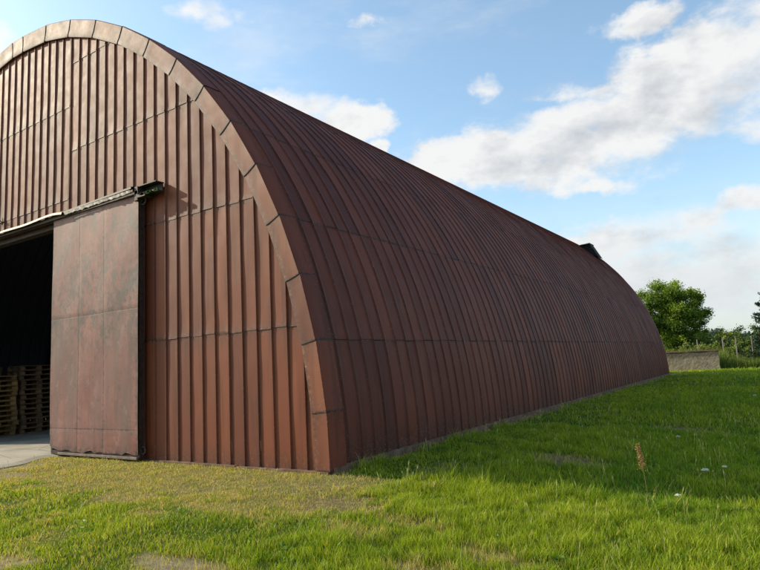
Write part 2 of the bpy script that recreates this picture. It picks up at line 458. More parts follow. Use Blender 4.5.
# ---- back wall, plinths, floor
def build_back():
    mb = MB(); gr = []
    n = 60
    for i in range(n):
        sa, sb = S0+(2*SA-2*S0)*i/n, S0+(2*SA-2*S0)*(i+1)/n
        a, b = arch(sa, -.02), arch(sb, -.02)
        mb.add([(a[0], LEN-.02, .1), (b[0], LEN-.02, .1), (b[0], LEN-.02, b[1]), (a[0], LEN-.02, a[1])], [(0, 3, 2, 1) if False else (0, 1, 2, 3)], .5)
    mb.va['grime'] = [0.]*len(mb.v)
    return part(mb.build('back_wall', M_roof))
build_back()
def build_plinth():
    mb = MB()
    n = 140
    prof = lambda t, k: [(.012, .30+.0*t), (.045+.008*math.sin(k*1.7)+rnd.uniform(-.01, .01), .285+.01*math.sin(k*.9)+.11*t*0), (.05+.008*math.sin(k*2.9), .19), (.045, -.35), (-.2, -.35), (-.2, .30)]
    rows = []
    for k in range(n+1):
        y = -.02 + (LEN+.04)*(k/n)**1.4; rise = .09*k/n
        rows.append([(px, y, pz+rise*(1 if j not in (3, 4) else 0)) for j, (px, pz) in enumerate(prof(k/n, k))])
    m = 6; B0 = len(mb.v)
    for r in rows: mb.v += r
    for k in range(n):
        for j in range(m-1): mb.f.append((B0+k*m+j, B0+(k+1)*m+j, B0+(k+1)*m+j+1, B0+k*m+j+1)); mb.fa.append(.5)
    mb.f.append(tuple(B0+j for j in range(m))); mb.fa.append(.5)
    part(mb.build('plinth', M_conc))
    mb = MB()   # front plinth, right and left of the doorway
    for x0, x1 in ((-.01, OX1), (OX0, 2*XA)):
        mb = MB(); k = 0; x = x0
        while x > x1+.01:
            xn = max(x1, x-.9-rnd.uniform(0, .3)); mb.box((xn+.004, -.075-rnd.uniform(0, .02), -.3), (x-.004, .1, .225+rnd.uniform(-.006, .012))); x = xn
        part(mb.build('front_plinth', M_conc, bevel=.01))
build_plinth()
mb = MB(); mb.box((OX1-.02, -.03, .2), (OX1+.06, .16, OZ)); mb.box((OX0-.06, -.03, .2), (OX0+.02, .16, OZ)); mb.box((OX0-.06, -.032, OZ), (OX1+.06, .163, OZ+.12))
part(mb.build('door_frame', M_darkmetal))

# arched steel ribs inside, dark but real
mb = MB()
for y in (1.2, 6, 11, 16, 21, 26, 31):
    pts = [arch(S0+(2*SA-2*S0)*i/36, -.16) for i in range(37)]
    mb.tube([(p[0], y, p[1]) for p in pts], [.07]*37, 6)
part(mb.build('inner_arch_frames', M_darkmetal))

# ---- sliding door leaf, hung in front of the wall
def build_leaf():
    x0, x1, z0, z1 = -7.80, -4.60, .30, 5.56
    Y = -.215
    vs = [x0, x0+.02]; seams = [-6.70, -5.77]; hs = [.80, 3.20]
    xs = sorted(set([round(x0+(x1-x0)*i/24, 3) for i in range(25)] + [q+d for q in seams for d in (-.012, 0, .012)]))
    zs = sorted(set([round(z0+(z1-z0)*i/40, 3) for i in range(41)] + [q+d for q in hs for d in (-.012, 0, .012)]))
    mb = MB(); gr = []
    for z in zs:
        for x in xs:
            y = Y + .007*math.sin(x*2.1+z*.9)+.003*math.sin(x*5.3-z*3.1+1)
            if min(abs(x-q) for q in seams) < .001 or min(abs(z-q) for q in hs) < .001: y += .002
            zz = z; xx = x
            if z == zs[0]:
                zz += .05*abs(math.sin(x*7.3))*abs(math.sin(x*2.9+.4)) + (.10*max(0, 1-(x-x0)/.35)) + rnd.uniform(0, .025)
            if x == xs[0] and z < 1.0: xx += .05*abs(math.sin(z*9))*max(0, 1-z)
            mb.v.append((xx, y, zz))
            g = max(.85*max(0, 1-min(abs(z-q) for q in hs)/.03), .45*max(0, 1-min(abs(x-q) for q in seams)/.03),
                    1.1*max(0, 1-(z-z0)/.22), .8*max(0, 1-(x-x0)/.05), .8*max(0, 1-(x1-x)/.04), .35*max(0, 1-(z1-z)/.1))
            if min(abs(x-q) for q in seams) < .001 or min(abs(z-q) for q in hs) < .001: g = 1.0+.55*(.5+.5*math.sin(x*9+z*5))
            if z < 1.3: g = max(g, max(0, 1-(x-x0)/.22)*max(0, 1-(z-z0)/.7)*1.6)
            gr.append(g)
    nx = len(xs); tones = {}
    for r in range(len(zs)-1):
        for c in range(nx-1):
            key = (sum(xs[c]+.001 >= q for q in seams), sum(zs[r]+.001 >= q for q in hs)); tones.setdefault(key, rnd.uniform(.15, .85))
            mb.f.append((r*nx+c, r*nx+c+1, (r+1)*nx+c+1, (r+1)*nx+c)); mb.fa.append(tones[key])
    mb.va['grime'] = gr
    leaf = part(mb.build('sliding_door', M_door, smooth=True))
    f = MB()   # frame behind the skin
    f.box((x1-.07, Y+.03, z0-.03), (x1+.012, Y+.13, z1)); f.box((x0+.01, Y+.03, z0-.02), (x0+.07, Y+.11, z1))
    f.box((x0+.01, Y+.032, z0-.06), (x1-.0, Y+.112, z0+.03)); f.box((x0+.07, Y+.03, z1-.08), (x1-.07, Y+.11, z1))
    for q in hs: f.box((x0+.07, Y+.035, q-.03), (x1-.07, Y+.1, q+.03))
    adopt(f.build('door_edge_frame', M_darkmetal), leaf)
    k = MB(); k.box((x0+.35, Y-.018, z0-.055), (x1-.02, Y+.028, z0-.005)); adopt(k.build('bottom_rail', M_pale, bevel=.004), leaf)
    for zc, r in ((5.40, .085), (.42, .07)):
        w = MB(); cx = x1+.085
        pts = [(cx+r*math.cos(a), Y+.06, zc+r*math.sin(a)) for a in [2*PI*i/14 for i in range(15)]]
        w.tube(pts, [.016]*15, 6); w.box((x1-.0, Y+.045, zc-.015), (cx-.02, Y+.075, zc+.015))
        adopt(w.build('ring_latch', M_darkmetal), leaf)
build_leaf()
# ---- rail, end bracket, flashing
mb = MB()
z = lambda x: 5.60+.012*(x+9)          # the rail sags slightly to the left
for xa, xb in ((-7.25, -4.72),):
    mb.add([(xa, -.30, z(xa)+.02), (xb, -.30, z(xb)+.05), (xb, -.02, z(xb)+.13), (xa, -.02, z(xa)+.10)], [(0, 1, 2, 3)])
    mb.add([(xa, -.305, z(xa)-.02), (xb, -.305, z(xb)+.005), (xb, -.30, z(xb)+.05), (xa, -.30, z(xa)+.02)], [(0, 1, 2, 3)])
mb.box((-13.0, -.26, 5.53), (-4.55, -.10, 5.60))
part(mb.build('door_rail', M_darkmetal))
mb = MB()   # torn pale strip hanging under the rail
pts = []
n = 40
for i in range(n+1):
    x = -7.2+(2.45)*i/n; pts.append((x, -.31, z(x)-.015-.01*rnd.random())); pts.append((x, -.315+.01*rnd.random(), z(x)-.065-.035*abs(math.sin(i*.9))*rnd.random()))
mb.add(pts, [(2*i, 2*i+1, 2*i+3, 2*i+2) for i in range(n)])
part(mb.build('torn_strip', M_pale))
mb = MB()   # end bracket, a short open channel
bz = 5.60
mb.box((-4.62, -.24, bz+.08), (-4.0, -.04, bz+.10)); mb.box((-4.62, -.24, bz-.10), (-4.0, -.04, bz-.075))
mb.box((-4.62, -.085, bz-.075), (-4.0, -.06, bz+.08)); mb.box((-4.66, -.26, bz-.20), (-4.56, -.05, bz+.09))
mb.box((-4.58, -.275, bz-.16), (-4.30, -.05, bz-.10))
part(mb.build('rail_end_bracket', M_darkmetal))
mb = MB()
for i in range(26):
    x = -4.5+.55*rnd.random(); w = .012+.02*rnd.random()
    mb.box((x, -.275, bz-.105-w*1.2), (x+w*1.6, -.235, bz-.085+w*.3))
part(mb.build('moss_tufts', M_moss, bevel=.004))
mb = MB()   # pale bent flashing over the left leaf rail
n = 30; vs = []; fs = []
for i in range(n+1):
    x = -13.4+(6.15)*i/n; zz = z(x)+.02+.012*math.sin(x*3)
    if x > -7.6: zz -= (x+7.6)*.10
    vs += [(x, -.01, zz+.16), (x, -.33, zz+.02), (x, -.345, zz-.035), (x, -.33, zz-.04), (x, -.325, zz+.008), (x, -.012, zz+.145)]
for i in range(n): fs += [(6*i+j, 6*i+6+j, 6*i+7+j, 6*i+1+j) for j in range(5)]
fs += [(0, 1, 2, 3, 4, 5), tuple(6*n+j for j in (5, 4, 3, 2, 1, 0))]
mb.add(vs, fs); part(mb.build('rail_flashing', M_flash))
# twig tuft above the flashing
mb = MB()
for i in range(26):
    a = rnd.uniform(0, 2*PI); L = rnd.uniform(.08, .24); p = Vector((-10.62, -.03, 5.98))
    q = p+Vector((math.cos(a)*L, -rnd.uniform(0, .12), math.sin(a)*L*.8)); mb.tube([p, (p+q)/2+Vector((0, 0, .02)), q], [.005, .004, .002], 4)
tw = mb.build('bird_nest_twigs', M_darkmetal)
tag(tw, 'small tuft of dark twigs stuck on the front wall above the doorway', 'twigs')

# ---- ventilation hood on the far end of the roof
vy = 31.0
mb = MB()
a_, b_, c_, d_ = (-2.90, 7.72), (-3.40, 8.66), (-4.10, 8.60), (-3.75, 8.15)
vs = [(p[0], y, p[1]) for y in (vy, vy+.9) for p in (a_, b_, c_, d_)]
mb.add(vs, [(0, 3, 2, 1), (0, 1, 5, 4), (4, 5, 6, 7)])
v1 = part(mb.build('roof_vent', M_black))
mb = MB(); mb.box((-4.2, vy-.12, 0), (-3.37, vy+1.0, .03))
for k, p in enumerate(mb.v): mb.v[k] = (p[0], p[1], p[2]+8.665+(p[0]+3.4)*.085)
adopt(mb.build('hood_sheet', M_ventsheet), v1)

# ------------------------------------------------------------------ terrain
def gz(x, y):
    x = np.asarray(x, float); y = np.asarray(y, float)
    k = .077*(1-.75*sstep(6, 34, y))
    z = GZ-.03 + .05*sstep(5, 33, y) - k*np.clip(x, 0, 6) - .02*np.clip(x-6, 0, 10) - .06*sstep(34, 60, y)
    z = z + .02*wav(x, y, 5, 6, 3)*sstep(0, .8, np.maximum(np.maximum(x, -y-.3), 0)) - .004*np.clip(-y-3, 0, 6)
    z = z + .0*x
    return z
def driveway_mask(x, y):   # 1 on concrete
    e = -7.35 + .12*np.sin(y*2.3)+.09*np.sin(y*5.1+1)+ .28*np.clip(-y-.2, 0, 20)*1.0 - .05*np.clip(-y-2, 0, 9)
    e = np.where(y > -.35, -7.5, e)
    return (x < e) & (x > -13.8 - .3*np.clip(-y, 0, 20)) & (y < .3)
PATCH = [(2.64, 3.27, .62, .5, 1), (3.46, -1.95, .38, .25, .7), (3.15, -2.75, .35, .25, .8), (1.15, -1.25, .6, .45, .8), (1.5, -3.9, .8, .28, .8), (-.45, -4.75, .5, .3, .8),
         (4.35, -2.45, .3, .2, .5), (3.9, 8.7, .9, .5, .55), (1.9, -2.1, .5, .25, .6), (.5, -.9, .5, .4, .7), (2.2, -1.5, .5, .2, .6), (-6.9, -1.2, .5, .8, .7), (-6.0, -2.1, .5, .4, .8), (1.2, 1.2, .3, .6, .4)]
def masks(x, y):
    n = wav(x, y, 21, 1.6, 4); n2 = wav(x, y, 33, .5, 3)
    dry = sstep(-2.95, -2.2, y + .55*n) * (1-sstep(.5, 1.6, x + .5*n)) * (1-sstep(0, .3, y))
    dry = dry*(.75+.25*n2)
    dry = np.maximum(dry, .42*sstep(.15, .7, n)*sstep(-1.0, 2.0, -x+.6)*(y < 0))
    bare = np.zeros_like(x)
    for (cx, cy, rx, ry, a) in PATCH:
        d = ((x-cx)/rx)**2+((y-cy)/ry)**2
        bare = np.maximum(bare, min(a, 1.0)*(1-sstep(.1, 1.7, d+.8*n2+.4*n)))
    # strip of soil along the plinth
    bare = np.maximum(bare, .6*(1-sstep(.06, .26, x+.1*n))*(x > -.3)*(y > 0))
    dry = np.clip(np.maximum(dry, bare*.9), 0, 1)
    return dry, np.clip(bare, 0, 1)
def build_ground():
    def axis(lo, hi, c0, c1, fine):
        a = list(np.arange(c0, c1+1e-6, fine)); st = fine; p = c1
        while p < hi: st *= 1.35; p += st; a.append(min(p, hi))
        st = fine; p = c0; b = []
        while p > lo: st *= 1.35; p -= st; b.append(max(p, lo))
        return np.array(b[::-1]+a)
    X = axis(-3500, 3500, -9, 9, .14); Y = axis(-2000, 6000, -7, 12, .14)
    gx, gy = np.meshgrid(X, Y); nx, ny = len(X), len(Y)
    zz = gz(gx, gy)
    r = np.hypot(gx, gy); zz = np.where(r > 90, -.02+0*zz, zz)
    V = np.stack([gx, gy, zz], -1).reshape(-1, 3)
    idx = np.arange(nx*ny).reshape(ny, nx)
    F = np.stack([idx[:-1, :-1], idx[:-1, 1:], idx[1:, 1:], idx[1:, :-1]], -1).reshape(-1, 4)
    o = np_mesh('ground', V, F, M_ground, smooth=True); o['kind'] = 'structure'
    d, b = masks(V[:, 0], V[:, 1])
    for nm, v in (('dry', d), ('bare', b), ('gravel', np.clip(1-sstep(-3.4, -3.0, V[:, 1])+1-sstep(-5.5, -4.8, V[:, 0]), 0, 1)), ('far', sstep(25, 60, np.hypot(V[:, 0], V[:, 1])))):
        a = o.data.attributes.new(nm, 'FLOAT', 'POINT'); a.data.foreach_set('value', v.astype(np.float32))
build_ground()
# concrete apron + barn floor
def build_floor():
    ys = list(np.arange(-14, -.2, .1)) + [-.2, .3]
    V = []; F = []
    for y in ys:
        ya = np.array([y]); e = -7.35 + .12*math.sin(y*2.3)+.09*math.sin(y*5.1+1)+.28*max(0, -y-.2)-.05*max(0, -y-2)
        if y > -.35: e = -7.5
        z = GZ+.008-.004*max(0, -y-3)
        V += [(-13.8-.3*max(0, -y), y, z), (e-.25, y, z), (e, y, z-.03), (e+.05, y, z-.12)]
    for i in range(len(ys)-1):
        for j in range(3): F.append((4*i+j, 4*i+1+j, 4*i+5+j, 4*i+4+j))
    mb = MB(); mb.add(V, F); o = mb.build('driveway', M_floor); o['kind'] = 'structure'
    mb = MB(); mb.add([(2*XA+.3, .12, GZ+.012), (-.3, .12, GZ+.012), (-.3, LEN-.1, GZ+.012), (2*XA+.3, LEN-.1, GZ+.012)], [(0, 1, 2, 3)])
    part(mb.build('barn_floor', M_floor))
build_floor()

# ------------------------------------------------------------------ grass
CAMP = np.array([6.044, -7.632, 1.852])
def build_grass():
    az0 = math.atan2(.83, -.543); P = []
    for r0, r1, dens in ((2.2, 5, 7500), (5, 9, 5200), (9, 16, 2000), (16, 30, 450), (30, 62, 100)):
        a = 1.5; n = int(.5*(r1*r1-r0*r0)*a*dens)
        r = np.sqrt(rng.uniform(r0*r0, r1*r1, n)); t = az0+rng.uniform(-a/2-.05, a/2-.05, n)
        P.append(np.stack([CAMP[0]+r*np.cos(t), CAMP[1]+r*np.sin(t), r], -1))
    P = np.concatenate(P); x, y, r = P.T
    inside = (x < .05) & (y > -.12) & (y < LEN+.1)
    keep = ~inside & ~driveway_mask(x, y) & ~((x < -6.9) & (y > -.3) & (y < LEN))
    x, y, r = x[keep], y[keep], r[keep]
    dry, bare = masks(x, y); n1 = wav(x, y, 51, 1.1, 4); n2 = wav(x, y, 57, .35, 3); n3 = wav(x, y, 59, 4.5, 3)
    keep = rng.random(len(x)) > np.clip(bare*.85-.10, 0, .86)
    keep &= rng.random(len(x)) < np.clip(.86+.35*n2, .35, 1)
    x, y, r, dry, bare, n1, n2, n3 = [q[keep] for q in (x, y, r, dry, bare, n1, n2, n3)]
    n = len(x)
    lush = sstep(.6, 2.6, x+.5*n1)
    H = .065+.03*np.clip(n1, -1, 1) + lush*(.060+.035*n2+.02*n1)
    H = H*(1-.30*dry); 
    H += .06*np.clip(n3-.35, 0, 1)*lush
    H += .24*np.exp(-((x-.15)/.10)**2)*(y > 0)*np.clip(wav(x*0, y, 61, 1.4, 3)+.25, 0, 1)
    tuft = np.exp(-(((x-1.9)/.55)**2+((y-.55)/.35)**2))+.8*np.exp(-(((x-3.6)/1.3)**2+((y-.9)/.3)**2))+.5*np.exp(-(((x-.9)/.9)**2+((y+.1)/.2)**2))
    H += .13*tuft*rng.random(n)
    H *= .88*rng.uniform(.45, 1.25, n)*np.where(r > 20, 1.15, 1)
    H = np.clip(H, .02, .42)
    tall = rng.random(n) < .012*lush; H = np.where(tall, H*1.9, H)
    W = .0024*np.maximum(1, r/6.0)*rng.uniform(.7, 1.5, n)*np.where(dry > .5, .8, 1.1)
    ang = rng.uniform(0, 2*PI, n); lean = rng.uniform(.08, .75, n)*H; la = rng.uniform(0, 2*PI, n)
    lean = np.where(rng.random(n) < .15+.35*dry, lean*2.0, lean)
    z0 = gz(x, y)-.012
    wx, wy = np.cos(ang)*W, np.sin(ang)*W; lx, ly = np.cos(la)*lean, np.sin(la)*lean
    V = np.zeros((n, 5, 3))
    V[:, 0] = np.stack([x-wx, y-wy, z0], -1); V[:, 1] = np.stack([x+wx, y+wy, z0], -1)
    V[:, 2] = np.stack([x-wx*.75+lx*.35, y-wy*.75+ly*.35, z0+H*.58], -1); V[:, 3] = np.stack([x+wx*.75+lx*.35, y+wy*.75+ly*.35, z0+H*.58], -1)
    V[:, 4] = np.stack([x+lx, y+ly, z0+H*np.where(lean > H, .75, 1)], -1)
    b = (np.arange(n)*5)[:, None]
    F = np.concatenate([b+np.array([0, 1, 2]), b+np.array([1, 3, 2]), b+np.array([2, 3, 4])])
    g1 = np.array([.165, .265, .012]); g2 = np.array([.40, .46, .028]); g3 = np.array([.08, .22, .014]); st = np.array([.66, .53, .20]); br = np.array([.46, .36, .12])
    t = np.clip(.5+.28*n1+rng.normal(0, .28, n), 0, 1)[:, None]
    c = g1*(1-t)+g2*t
    t = np.clip(-.1-.8*n3+rng.normal(0, .25, n)+.25*sstep(0, 2.0, y), 0, 1)[:, None]*.6; c = c*(1-t)+g3*t
    isdry = (rng.random(n) < np.clip(dry*.92+.05+.10*(y < -2.5)*(x < 1.5), 0, .9))[:, None]
    t = rng.random(n)[:, None]; c = np.where(isdry, st*(1-t)+br*t, c)
    c = c*rng.uniform(.75, 1.2, n)[:, None]
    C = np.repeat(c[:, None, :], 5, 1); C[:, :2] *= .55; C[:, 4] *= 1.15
    print('blades', n)
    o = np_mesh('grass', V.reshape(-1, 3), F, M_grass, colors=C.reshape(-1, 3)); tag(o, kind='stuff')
    tag(o, 'rough meadow grass, dry and brown before the barn, lush green beside it', 'grass')
build_grass()

def leaf_cloud(centers, size, jitter_n=None, aspect=.55, cols=None, flat=0.0):
    """one diamond leaf per centre"""
    n = len(centers); sz = size*rng.uniform(.6, 1.35, n)
    d = rng.normal(0, 1, (n, 3)); d[:, 2] = d[:, 2]*(1-flat)-.15; d /= np.linalg.norm(d, axis=1)[:, None]
    u = rng.normal(0, 1, (n, 3)); u = np.cross(d, u); u /= np.linalg.norm(u, axis=1)[:, None]
    w = u*(sz*aspect*.5)[:, None]; l = d*sz[:, None]
    V = np.stack([centers, centers+l*.45+w, centers+l, centers+l*.45-w], 1)
    F = (np.arange(n)*4)[:, None]+np.array([0, 1, 2, 3])
    C = np.repeat(cols[:, None, :], 4, 1)
    return V.reshape(-1, 3), F, C.reshape(-1, 3)

# broadleaf weeds low in the foreground
def build_weeds():
    cs = []; 
    n = 420
    x = rng.uniform(-5, 5.5, n); y = rng.uniform(-5.4, -.4, n)
    k = (wav(x, y, 91, 1.5, 3) > .1) & (masks(x, y)[0] < .3) & ~driveway_mask(x, y); x, y = x[k], y[k]
    for a, b in zip(x, y):
        m = rng.integers(5, 11)
        for _ in range(m): cs.append((a+rng.normal(0, .035), b+rng.normal(0, .035), float(gz(a, b))+rng.uniform(.005, .07)))
    cs = np.array(cs); n = len(cs); t = rng.random(n)[:, None]
    V, F, C = leaf_cloud(cs, .055, cols=np.array([.09, .19, .02])*(1-t)+np.array([.18, .28, .03])*t, flat=.6, aspect=.5)
    o = np_mesh('broadleaf_weeds', V, F, M_grass, colors=C); tag(o, 'small broadleaf weeds scattered low through the foreground grass', 'weeds', kind='stuff')
build_weeds()

def build_seed_grass():
    n = 1500; a = rng.uniform(-.55, .62, n)+math.atan2(.83, -.543); r = 3.2+rng.random(n)**.8*16
    x, y = CAMP[0]+r*np.cos(a), CAMP[1]+r*np.sin(a)
    k = ((x > .35) | (y < -.35)) & ~driveway_mask(x, y) & (wav(x, y, 101, 1.8, 3) > .0); x, y = x[k], y[k]; n = len(x)
    dry, bare = masks(x, y); h = rng.uniform(.14, .34, n)*(1-.5*dry); z = gz(x, y)-.01; w = .0016*np.maximum(1, np.hypot(x-CAMP[0], y-CAMP[1])/6)
    lx, ly = rng.normal(0, .22, n)*h, rng.normal(0, .22, n)*h
    P = [np.stack([x-w, y, z], -1), np.stack([x+w, y, z], -1), np.stack([x+lx*.7+w, y+ly*.7, z+h*.72], -1), np.stack([x+lx*.7-w, y+ly*.7, z+h*.72], -1)]
    H_ = [np.stack([x+lx*.7, y+ly*.7, z+h*.70], -1), np.stack([x+lx*.85+w*3.2, y+ly*.85, z+h*.84], -1), np.stack([x+lx, y+ly, z+h], -1), np.stack([x+lx*.85-w*3.2, y+ly*.85, z+h*.84], -1)]
    V = np.stack(P+H_, 1).reshape(-1, 3); b = (np.arange(n)*8)[:, None]; F = np.concatenate([b+np.array([0, 1, 2, 3]), b+np.array([4, 5, 6, 7])])
    t = rng.random(n)[:, None]; c = np.array([.55, .47, .22])*t+np.array([.30, .36, .07])*(1-t)
    o = np_mesh('seed_grass', V, F, M_grass, colors=np.repeat(c, 8, 0)); tag(o, 'thin pale grass stalks gone to seed scattered over the meadow', 'grass', kind='stuff')
build_seed_grass()
# tall dock stalk, flowers
def stalk(x, y, h, name, label):
    root = empty(name, (x, y, float(gz(x, y)))); tag(root, label, 'weed')
    mb = MB(); lean = Vector((-.07, .02, 0))
    pts = [Vector((0, 0, -.02))+lean*(i/6)**2+Vector((0, 0, h*i/6)) for i in range(7)]
    mb.tube(pts, [.006-.0006*i for i in range(7)], 5); mb.build('stem', M_stem, root)
    cs = []
    for i in range(420):
        t = rng.beta(1.6, 1.3); p = lean*(.6+.4*t)**2+Vector((0, 0, h*(.62+.42*t)))
        w = .045*(1-t*.75)*abs(math.sin(t*17))**.5+.008
        cs.append((p.x+rng.normal(0, w*.6), p.y+rng.normal(0, w*.6), p.z+rng.normal(0, .012)))
    cs = np.array(cs); t = rng.random(len(cs))[:, None]
    V, F, C = leaf_cloud(cs, .02, cols=np.array([.28, .15, .06])*(1-t)+np.array([.42, .30, .14])*t, aspect=.8)
    np_mesh('seed_head', V, F, M_petal, root, colors=C)
    cs = np.array([(rng.normal(0, .02), rng.normal(0, .02), h*u) for u in rng.uniform(0, .45, 16)])
    V, F, C = leaf_cloud(cs, .12, cols=np.tile([.06, .11, .02], (16, 1)), aspect=.18)
    np_mesh('leaf', V, F, M_grass, root, colors=C)
M_stem = simple('stem', (.10, .10, .03), (.19, .16, .06), 20, .8)
stalk(4.42, .72, .80, 'dock_plant', 'tall lone weed stalk with brown seed head at the shadow edge')
def flower(x, y, h, r, label):
    root = empty('wildflower', (x, y, float(gz(x, y)))); tag(root, label, 'wildflower', 'white wildflowers in the shaded grass')
    mb = MB(); mb.tube([(0, 0, -.02), (.005, 0, h*.6), (0, .01, h)], [.003, .003, .002], 5); 
    for k in range(7):
        a = k*2*PI/7; mb.tube([(0, .01, h*.86), (math.cos(a)*r*.6, .01+math.sin(a)*r*.6, h)], [.0018, .0012], 4)
    mb.build('stem', M_stem, root)
    n = 260; a = rng.uniform(0, 2*PI, n); rr = r*np.sqrt(rng.random(n))
    cs = np.stack([rr*np.cos(a), .01+rr*np.sin(a), h+.006-.35*rr**2/r+rng.normal(0, .003, n)], -1)
    V, F, C = leaf_cloud(cs, .013, cols=np.tile([.75, .76, .70], (n, 1)), aspect=.9, flat=.7)
    np_mesh('flower_head', V, F, M_petal, root, colors=C)
flower(4.90, 2.35, .30, .048, 'white flat flower head, widest and rightmost but one in the shaded grass')
flower(5.12, 2.75, .30, .026, 'small white flower just right of the widest white flower head')
flower(4.72, .95, .20, .028, 'white flower nearest the bright grass, right of the brown stalk')
flower(4.05, 6.1, .22, .035, 'small white flower farther back in the shade above the brown stalk')
flower(5.05, 16.0, .30, .05, 'tiny white flower far back in the grass toward the fence')

# ------------------------------------------------------------------ pallets
def make_pallet(M):
    root = empty('pallet')
    mb = MB()
    for i in range(7): y0 = -.4+i*.1117; mb.box((-.6, y0, .127), (.6, y0+.095+rnd.uniform(-.01, .008), .149))
    for x in (-.55, 0, .55): mb.box((x-.05, -.4, .105), (x+.05, .4, .126))
    mb.build('deck', M, root)
    for y in (-.35, 0, .35):
        mb = MB(); mb.box((-.6, y-.05, 0), (.6, y+.05, .022))
        for x in (-.525, 0, .525): mb.box((x-.07, y-.05, .023), (x+.07, y+.05, .104))
        mb.build('runner', M, root)
    return root
def kids(o): return [c for c in COL.objects if c.parent == o]
ORD = ['lowest', 'second', 'third', 'fourth', 'fifth', 'sixth', 'seventh', 'eighth', 'ninth', 'tenth', 'eleventh', 'twelfth', 'thirteenth', 'fourteenth', 'fifteenth']
protos = []
for M in (M_wood_a, M_wood_b):
    p = make_pallet(M); protos.append([p, kids(p), False])
def stack(cx, cy, n, rz, proto, where, hh=.152):
    z = GZ+.014
    for i in range(n):
        P = protos[proto]
        if not P[2]: o = P[0]; P[2] = True
        else:
            o = P[0].copy(); COL.objects.link(o)
            for c in P[1]: d = c.copy(); COL.objects.link(d); d.parent = o
        o.location = (cx+rnd.uniform(-.025, .025)+.03*math.sin(i*.9), cy+rnd.uniform(-.025, .025)+.02*math.sin(i*.5), z+i*hh); o.rotation_euler = (0, 0, rz+rnd.uniform(-.035, .035))
        nm = ORD[i] if i < n-1 else 'topmost'
        tag(o, '%s wooden pallet%s of the %s' % (nm, '' if nm in ('lowest', 'topmost') else ' from the floor', where), 'pallet', 'wooden pallets stacked inside the doorway')
stack(-14.42, 1.48, 12, PI/2+.05, 0, 'sunlit coloured stack nearest the doorway')
stack(-14.62, 2.86, 14, PI/2+.05, 1, 'dark stack beside the sliding door')
stack(-15.95, 1.75, 14, PI/2-.03, 1, 'dark stack behind the light one')
for s_ in range(1): pass

# ------------------------------------------------------------------ far wall, fence
wall = empty('concrete_wall', (0, 43, 0)); tag(wall, 'low weathered concrete wall beyond the far end of the barn', 'wall')
def build_wall():
    nx, nz = 70, 16; V = []; F = []
    x0, x1 = -6.5, 2.0
    for y, s in ((0, 1), (.32, -1)):
        for k in range(nz+1):
            for i in range(nx+1):
                x = x0+(x1-x0)*i/nx; z = -.3+(1.86)*k/nz
                if k == nz: z += .03*math.sin(x*3)+rnd.uniform(-.02, .02)
                V.append((x+.02*math.sin(z*8)*(i == nx), y+s*(.015*math.sin(x*4+z*3)+rnd.uniform(-.008, .008)), z))
    b = (nx+1)*(nz+1)
    for k in range(nz):
        for i in range(nx):
            a = k*(nx+1)+i; F.append((a, a+1, a+nx+2, a+nx+1)); F.append((b+a, b+a+nx+1, b+a+nx+2, b+a+1))
    for i in range(nx): a = nz*(nx+1)+i; F.append((a, a+1, b+a+1, b+a))
    for k in range(nz): a = k*(nx+1)+nx; F.append((a, b+a, b+a+nx+1, a+nx+1))
    mb = MB(); mb.add(V, F); mb.build('wall_body', M_wall, wall)
    mb = MB(); x = x0
    while x < x1-.2:
        w = rnd.uniform(.9, 1.4); xe = min(x+w, x1+.06); mb.box((x+.006, -.05, 1.55+rnd.uniform(0, .015)), (xe, .37, 1.63+rnd.uniform(0, .02))); x = xe
    mb.build('coping', M_conc, wall, bevel=.012)
build_wall()
fence = empty('wire_fence', (3, 47, 0)); tag(fence, 'wire fence on pale leaning posts running through the bushes', 'fence')
fx = [-5.0, -2.4, .35, 2.05, 2.95, 4.0, 5.1, 6.6, 8.2, 10]
tops = []
for i, x in enumerate(fx):
    mb = MB(); y = rnd.uniform(-.3, .3); lx = rnd.uniform(-.10, .06); h = 2.5+rnd.uniform(-.12, .1)
    M = Matrix.Identity(4)
    base = Vector((x-3, y, -.1)); top = Vector((x-3+lx, y, h)); tops.append((base, top))
    vs = []
    for p, w in ((base, .05), (top, .04)):
        vs += [(p.x-w, p.y-w, p.z), (p.x+w, p.y-w, p.z), (p.x+w, p.y+w, p.z), (p.x-w, p.y+w, p.z)]
    mb.add(vs, [(0, 3, 2, 1), (4, 5, 6, 7), (0, 1, 5, 4), (1, 2, 6, 5), (2, 3, 7, 6), (3, 0, 4, 7)]); mb.build('post', M_post, fence, bevel=.01)
mb = MB()
for k in range(9):
    f = .12+.1*k
    for i in range(len(tops)-1):
        a = tops[i][0].lerp(tops[i][1], f); b = tops[i+1][0].lerp(tops[i+1][1], f); m_ = (a+b)/2; m_.z -= .03
        mb.tube([a, m_, b], [.004]*3, 4, cap=False)
mb.build('wires', M_wire, fence)

